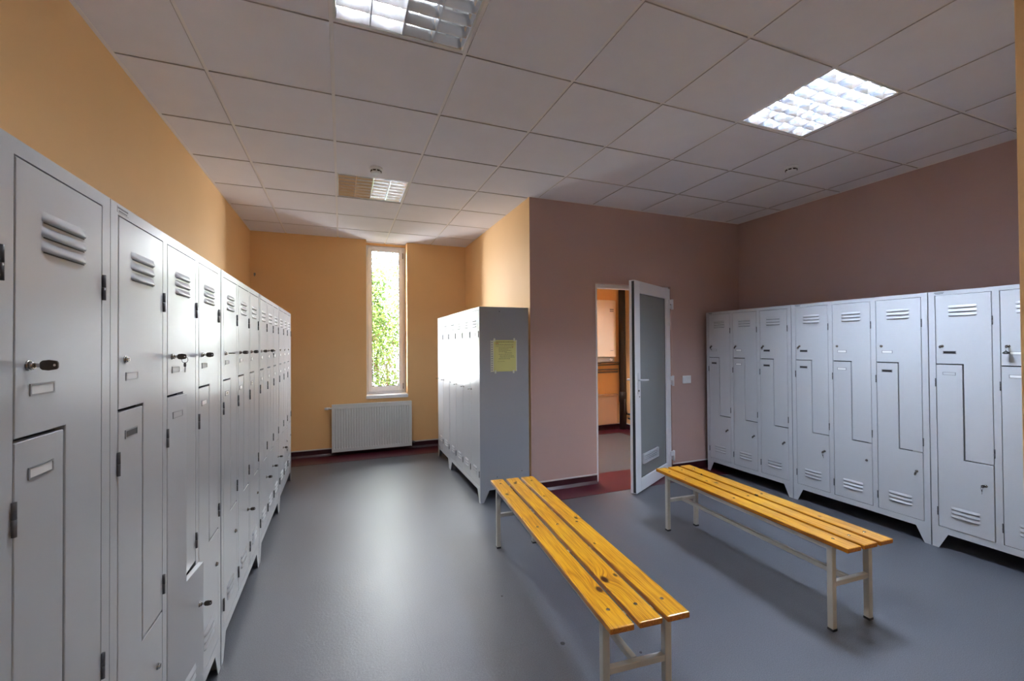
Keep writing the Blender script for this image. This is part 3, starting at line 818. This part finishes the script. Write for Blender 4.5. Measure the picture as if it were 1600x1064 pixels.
w = MB(); w.tube([(LWd-0.055, 0.0, 0.965), (LWd-0.055, 0.010, 0.965)], 0.009, 14); w.build('lock_cylinder', M['chrome'], leafo)
w = MB(); w.tube([(LWd-0.085, 0.0, 0.905), (LWd-0.085, 0.002, 0.905)], 0.006, 12); w.build('screw_cap', M['black'], leafo)
for z in (1.83, 1.0, 0.19):
    w = MB(); w.tube([(3.350, 3.706, z-0.055), (3.350, 3.706, z+0.055)], 0.013, 14); w.box(3.338, 3.706, z-0.045, 3.364, 3.785, z-0.005, bev=0.002); w.box(3.298, 3.692, z+0.004, 3.350, 3.708, z+0.05, bev=0.002)
    w.build('door_hinge', M['white_plastic'], dr)

# light switch
sw_ = tag(empty('light_switch', (3.573, YP, 1.003)), 'white double light switch on the wall right of the open door', 'light switch')
w = MB(); w.box(-0.058, -0.009, -0.043, 0.058, 0.0, 0.043, bev=0.004, seg=2); w.build('plate', M['white_plastic'], sw_)
for x in (-0.025, 0.025):
    w = MB(); w.prism([(x-0.022, -0.009), (x+0.022, -0.009), (x+0.022, -0.013), (x-0.022, -0.011)], -0.028, 0.028, 'z', bev=0.001); w.build('rocker', M['white_plastic'], sw_)

# ------------------------------------------------------------------ ceiling lights
def louver_light(cx, cy, lit, tm, label, grp='recessed louvred ceiling lights', z=H, surface=False):
    root = tag(empty('ceiling_light', (cx, cy, z)), label, 'ceiling light', grp)
    hxx, hyy = PX/2-0.008, PY/2-0.008
    w = MB(); d = 0.085
    w.box(-hxx, -hyy, 0.0, -hxx+0.010, hyy, d); w.box(hxx-0.010, -hyy, 0.0, hxx, hyy, d); w.box(-hxx+0.01, -hyy, 0.0, hxx-0.01, -hyy+0.010, d); w.box(-hxx+0.01, hyy-0.010, 0.0, hxx-0.01, hyy, d)
    w.box(-hxx, -hyy, d, hxx, hyy, d+0.003)
    w.build('housing', M['tube_off'], root)
    ix, iy = hxx-0.011, hyy-0.011
    lw = 2*ix/4
    # parabolic V dividers and side reflectors
    w = MB()
    for k in range(5):
        x = -ix+k*lw
        a = 0.022; 
        lo, hi = (x-0.0028 if k > 0 else x), (x+0.0028 if k < 4 else x)
        l2, h2 = (x-a if k > 0 else x), (x+a if k < 4 else x)
        lo1, hi1 = (x-0.009 if k > 0 else x), (x+0.009 if k < 4 else x)
        w.prism([(lo, 0.001), (hi, 0.001), (hi1, 0.028), (h2, 0.050), (l2, 0.050), (lo1, 0.028)], -iy, iy, 'y')
    w.build('reflector', M['alu'], root)
    w = MB(); nc = 7; cl = 2*iy/nc
    for k in range(4):
        xa, xb = -ix+k*lw+0.0028, -ix+(k+1)*lw-0.0028
        for j in range(0, nc+1):
            y = -iy+j*cl; ya, yb = y-0.015, y+0.015
            if j == 0: ya = y
            if j == nc: yb = y
            w.prism([(y-0.0016 if j > 0 else y, 0.002), (y+0.0016 if j < nc else y, 0.002), (yb, 0.044), (ya, 0.044)], xa, xb, 'x')
    w.build('louver_blades', M['alu'], root)
    for k in range(4):
        x = -ix+(k+0.5)*lw
        w = MB(); w.tube([(x, -iy+0.012, 0.066), (x, iy-0.012, 0.066)], 0.0105, 12); 
        o = w.build('tube', tm if lit[k] else M['tube_off'], root)
        w = MB()
        w.tube([(x, -iy, 0.066), (x, -iy+0.0118, 0.066)], 0.013, 12); w.tube([(x, iy-0.0118, 0.066), (x, iy, 0.066)], 0.013, 12)
        w.build('tube_cap', M['white_plastic'], o)
    return root
def cell(i, j): return GX+PX*(i+0.5), GY+PY*(j+0.5)
louver_light(*cell(1,-2), (1,1,0,0), TUBE_N, 'recessed ceiling light at the top edge, left half lit')
louver_light(*cell(1,2), (0,0,1,1), TUBE_N, 'smaller-looking recessed ceiling light near the window, right half lit')
louver_light(*cell(5,-2), (1,1,1,1), TUBE_C, 'fully lit square louvred ceiling light above the right-hand bench')
louver_light(*cell(1,-6), (1,0,0,0), TUBE_N, 'unseen louvred fill light added behind the camera')  # added fixture out of view, brightens the near walls
louver_light(2.62, 4.50, (1,1,1,1), TUBE_W, 'ceiling light inside the boiler room', z=TOP-0.09)

# smoke detectors
def detector(x, y, label):
    root = tag(empty('smoke_detector', (x, y, H-0.003)), label, 'smoke detector', 'ceiling smoke detectors')
    MB().lathe([(0.050, 0.0), (0.052, -0.006), (0.048, -0.016), (0.040, -0.018)]).build('base', M['white_plastic'], root)
    w = MB(); w.lathe([(0.040, -0.018), (0.040, -0.022), (0.037, -0.036), (0.028, -0.043), (0.010, -0.045)])
    w.build('sensor_head', M['white_plastic'], root)
    w = MB()
    for k in range(8):
        a = 2*pi*(k+0.5)/8; m = Matrix.Rotation(a, 4, 'Z')
        w.box(0.0365, -0.011, -0.033, 0.0412, 0.011, -0.024, mtx=m)
    w.build('slot', M['black'], root)
detector(0.262, 3.563, 'round white smoke detector just before the ceiling light near the window')
detector(3.362, 2.367, 'round white smoke detector on the ceiling over the right lockers')

# ------------------------------------------------------------------ boiler room fittings
bl = tag(empty('water_heater', (3.75, 5.79, 0)), 'cream wall-hung water heater seen through the open door', 'water heater')
w = MB()
def rr_poly(hx, hy, r, n=6):
    p = []
    for (sx, sy, a0) in ((1,1,0), (-1,1,90), (-1,-1,180), (1,-1,270)):
        for k in range(n+1):
            a = radians(a0+90*k/n); p.append((sx*(hx-r)+r*cos(a), sy*(hy-r)+r*sin(a)))
    return p
w.prism(rr_poly(0.245, 0.20, 0.10), 1.205, 2.08, 'z', bev=0.012, seg=2); o = w.build('tank', M['boiler'], bl)
w = MB(); w.prism(rr_poly(0.225, 0.18, 0.09), 1.13, 1.205, 'z', bev=0.004); w.build('control_cover', M['pipe_grey'], bl)
w = MB(); w.tube([(0.11, -0.18, 1.165), (0.11, -0.205, 1.165)], 0.018, 16); w.build('knob', M['white_plastic'], bl)
w = MB(); w.box(0.09, -0.2015, 1.90, 0.16, -0.1995, 1.915); w.box(0.09, -0.2015, 1.925, 0.16, -0.1995, 1.945); w.box(0.095, -0.2015, 1.30, 0.15, -0.1995, 1.308)
w.build('badge', M['pipe_grey'], bl)
w = MB(); w.box(-0.15, 0.19, 1.3, 0.15, 0.2205, 1.36); w.build('wall_bracket', M['pipe_grey'], bl)
w = MB()
w.tube([(3.66, 5.80, 1.13), (3.66, 5.80, 1.06), (3.68, 5.95, 1.06), (4.262, 5.96, 1.07)], 0.011)
w.tube([(3.80, 5.80, 1.13), (3.80, 5.80, 1.10), (3.82, 5.95, 1.10), (4.262, 5.96, 1.10)], 0.009)
w.tube([(3.2, 5.9965, 0.985), (4.262, 5.9965, 0.985)], 0.014); w.tube([(3.2, 5.9965, 0.945), (4.262, 5.9965, 0.945)], 0.014)
tag(w.build('water_pipes', M['pipe_grey']), 'thin grey water pipes on the wall below the cream water heater', 'pipe')
w = MB(); w.tube([(4.325, 5.95, 0.0), (4.325, 5.95, 2.95)], 0.055, 20); w.tube([(4.325, 5.95, 0.45), (4.325, 5.95, 0.62)], 0.059, 20)
tag(w.build('soil_pipe', M['pipe']), 'thick dark vertical pipe in the boiler room corner', 'pipe')
w = MB()
for z in (0.257, 0.185): w.tube([(4.3685, 4.0, z), (4.3685, 5.86, z)], 0.0143)
w.tube([(4.345, 5.86, 0.257), (4.30, 5.86, 0.30), (4.30, 5.86, 0.5)], 0.012)
tag(w.build('heating_pipes', M['pipe']), 'two dark heating pipes running low along the boiler room side wall', 'pipe')
bx = tag(empty('pipe_casing', (3.75, 5.97, 0)), 'low beige boxed casing on the wall beneath the water heater', 'casing')
w = MB(); w.box(-0.55, -0.03, 0.10, 0.46, 0.035, 0.56, bev=0.004); w.build('front_board', M['box_panel'], bx)
w = MB(); w.box(-0.56, -0.045, 0.56, 0.47, 0.035, 0.585, bev=0.004); w.build('top_ledge', M['box_panel'], bx)

# floor marks: small dark plugs
for (x, y, r, l) in ((0.961, 1.805, 0.011, 'small round black plug in the floor left of the foreground bench'), (0.83, 2.27, 0.006, 'tiny dark floor dot beside the foreground bench, nearer its far end'), (1.262, 1.62, 0.006, 'tiny dark floor dot to the right of the foreground bench')):
    w = MB(); w.tube([(x, y, 0.0), (x, y, 0.0012)], r, 18)
    tag(w.build('floor_plug', M['black']), l, 'floor plug')

# ------------------------------------------------------------------ outside
w = MB(); w.box(-3, YB+0.31, -0.35, 5, YB+6, -0.25); struct(w.build('ground', M['ground']))
w = MB(); yy = 7.2
for k in range(27):
    x = -0.6+k*0.09; w.tube([(x, yy, -0.26), (x, yy, 1.35)], 0.0025, 6)
for z in [0.02+0.2*q-0.2 for q in range(8)]: w.tube([(-0.62, yy+0.005, z), (1.76, yy+0.005, z)], 0.003, 6)
fn_ = tag(w.build('wire_fence', M['wire']), 'grey wire mesh fence seen through the window in front of the bush', 'fence')
w = MB()
for x in (-0.65, 1.79): w.tube([(x, yy, -0.26), (x, yy, 1.45)], 0.02, 10)
w.build('fence_post', M['wire'], fn_)
bush = tag(empty('garden_bush', (0.8, 8.65, -0.25)), 'leafy green bush outside the narrow window', 'bush')
rb = random.Random(11)
w = MB(); tips = []
for k in range(34):
    x = rb.uniform(-1.1, 1.1); y = rb.uniform(-0.3, 0.4); p = [Vector((x, y, 0))]
    d = Vector((rb.uniform(-0.15, 0.15), rb.uniform(-0.1, 0.1), 1)).normalized(); r0 = rb.uniform(0.008, 0.018)
    n = rb.randint(9, 13)
    for q in range(n):
        d = (d+Vector((rb.uniform(-0.22, 0.22), rb.uniform(-0.2, 0.2), 0.06))).normalized(); p.append(p[-1]+d*rb.uniform(0.2, 0.30))
    w.tube(p, 0, 6, rs=[r0*(1-0.8*i/len(p)) for i in range(len(p))])
    for q, c in enumerate(p[1:]):
        tips.append((c, 0.25+0.9*q/len(p)))
        if rb.random() < 0.8:
            e = c+Vector((rb.uniform(-0.3, 0.3), rb.uniform(-0.2, 0.2), rb.uniform(0.0, 0.25))); w.tube([c, (c+e)/2+Vector((0,0,0.02)), e], 0, 5, rs=[0.004, 0.003, 0.0015]); tips.append((e, 0.7+q/len(p)))
w.build('stems', M['bark'], bush)
w = MB()
for c, wt in tips:
    for q in range(int(50*wt)):
        o = c+Vector((rb.gauss(0, 0.13), rb.gauss(0, 0.10), rb.gauss(0, 0.12)))
        a, b_ = rb.uniform(0, 2*pi), rb.uniform(-0.9, 0.9); s = rb.uniform(0.022, 0.045)
        m = Matrix.Translation(o) @ Matrix.Rotation(a, 4, 'Z') @ Matrix.Rotation(b_, 4, 'Y') @ Matrix.Rotation(rb.uniform(-0.8, 0.8), 4, 'X')
        pts = [m @ Vector(v)*1.0 for v in ((-s, 0, 0), (-0.3*s, -0.42*s, 0.1*s), (0.5*s, -0.34*s, 0.1*s), (s, 0, -0.1*s), (0.5*s, 0.34*s, 0.1*s), (-0.3*s, 0.42*s, 0.1*s))]
        w.bm.faces.new([w.bm.verts.new(p) for p in pts])
lv = w.build('foliage', M['leaf'], bush, recalc=False); lv['kind'] = 'stuff'

# ------------------------------------------------------------------ sky and daylight
wd = bpy.data.worlds.new('sky'); scene.world = wd; wd.use_nodes = True
nt = wd.node_tree; N = nt.nodes; L = nt.links
bg = N['Background']
tc = N.new('ShaderNodeTexCoord'); n = N.new('ShaderNodeTexNoise'); n.inputs['Scale'].default_value = 2.0; n.inputs['Detail'].default_value = 4
L.new(tc.outputs['Generated'], n.inputs['Vector'])
rp = N.new('ShaderNodeValToRGB'); rp.color_ramp.elements[0].color = (0.80,0.90,1.0,1); rp.color_ramp.elements[1].color = (1,1,1,1)
L.new(n.outputs['Fac'], rp.inputs['Fac']); L.new(rp.outputs[0], bg.inputs['Color'])
bg.inputs['Strength'].default_value = 62.0
pl = bpy.data.lights.new('window_portal', 'AREA'); pl.shape = 'RECTANGLE'; pl.size = 0.40; pl.size_y = 1.9; pl.cycles.is_portal = True
pl.use_shadow = True
po = bpy.data.objects.new('window_portal', pl); COL.objects.link(po); po.location = (0.568, YB+0.26, 1.775); po.rotation_euler = (radians(-90), 0, 0)

# ------------------------------------------------------------------ camera
F = 672.5359; yaw, pitch, roll = 0.3779, 0.0104, -0.0071
f = Vector((sin(yaw), cos(yaw), 0)); r = Vector((cos(yaw), -sin(yaw), 0)); u = Vector((0, 0, 1))
f, u = f*cos(pitch)+u*sin(pitch), u*cos(pitch)-f*sin(pitch)
r, u = r*cos(roll)+u*sin(roll), u*cos(roll)-r*sin(roll)
cd = bpy.data.cameras.new('camera'); cd.sensor_width = 36; cd.lens = F/1600*36; cd.clip_start = 0.02
cam = bpy.data.objects.new('camera', cd); COL.objects.link(cam)
cam.matrix_world = Matrix(((r.x, u.x, -f.x, 0), (r.y, u.y, -f.y, 0), (r.z, u.z, -f.z, 1.401), (0, 0, 0, 1)))
scene.camera = cam

scene.view_settings.view_transform = 'Standard'; scene.view_settings.look = 'None'
scene.view_settings.exposure = 0.0; scene.view_settings.gamma = 1.0; scene.view_settings.use_curve_mapping = False
cy = scene.cycles
cy.use_denoising = True; cy.denoiser = 'OPENIMAGEDENOISE'; cy.max_bounces = 9; cy.diffuse_bounces = 5; cy.glossy_bounces = 5
cy.caustics_reflective = True; cy.sample_clamp_indirect = 25.0; cy.transparent_max_bounces = 8
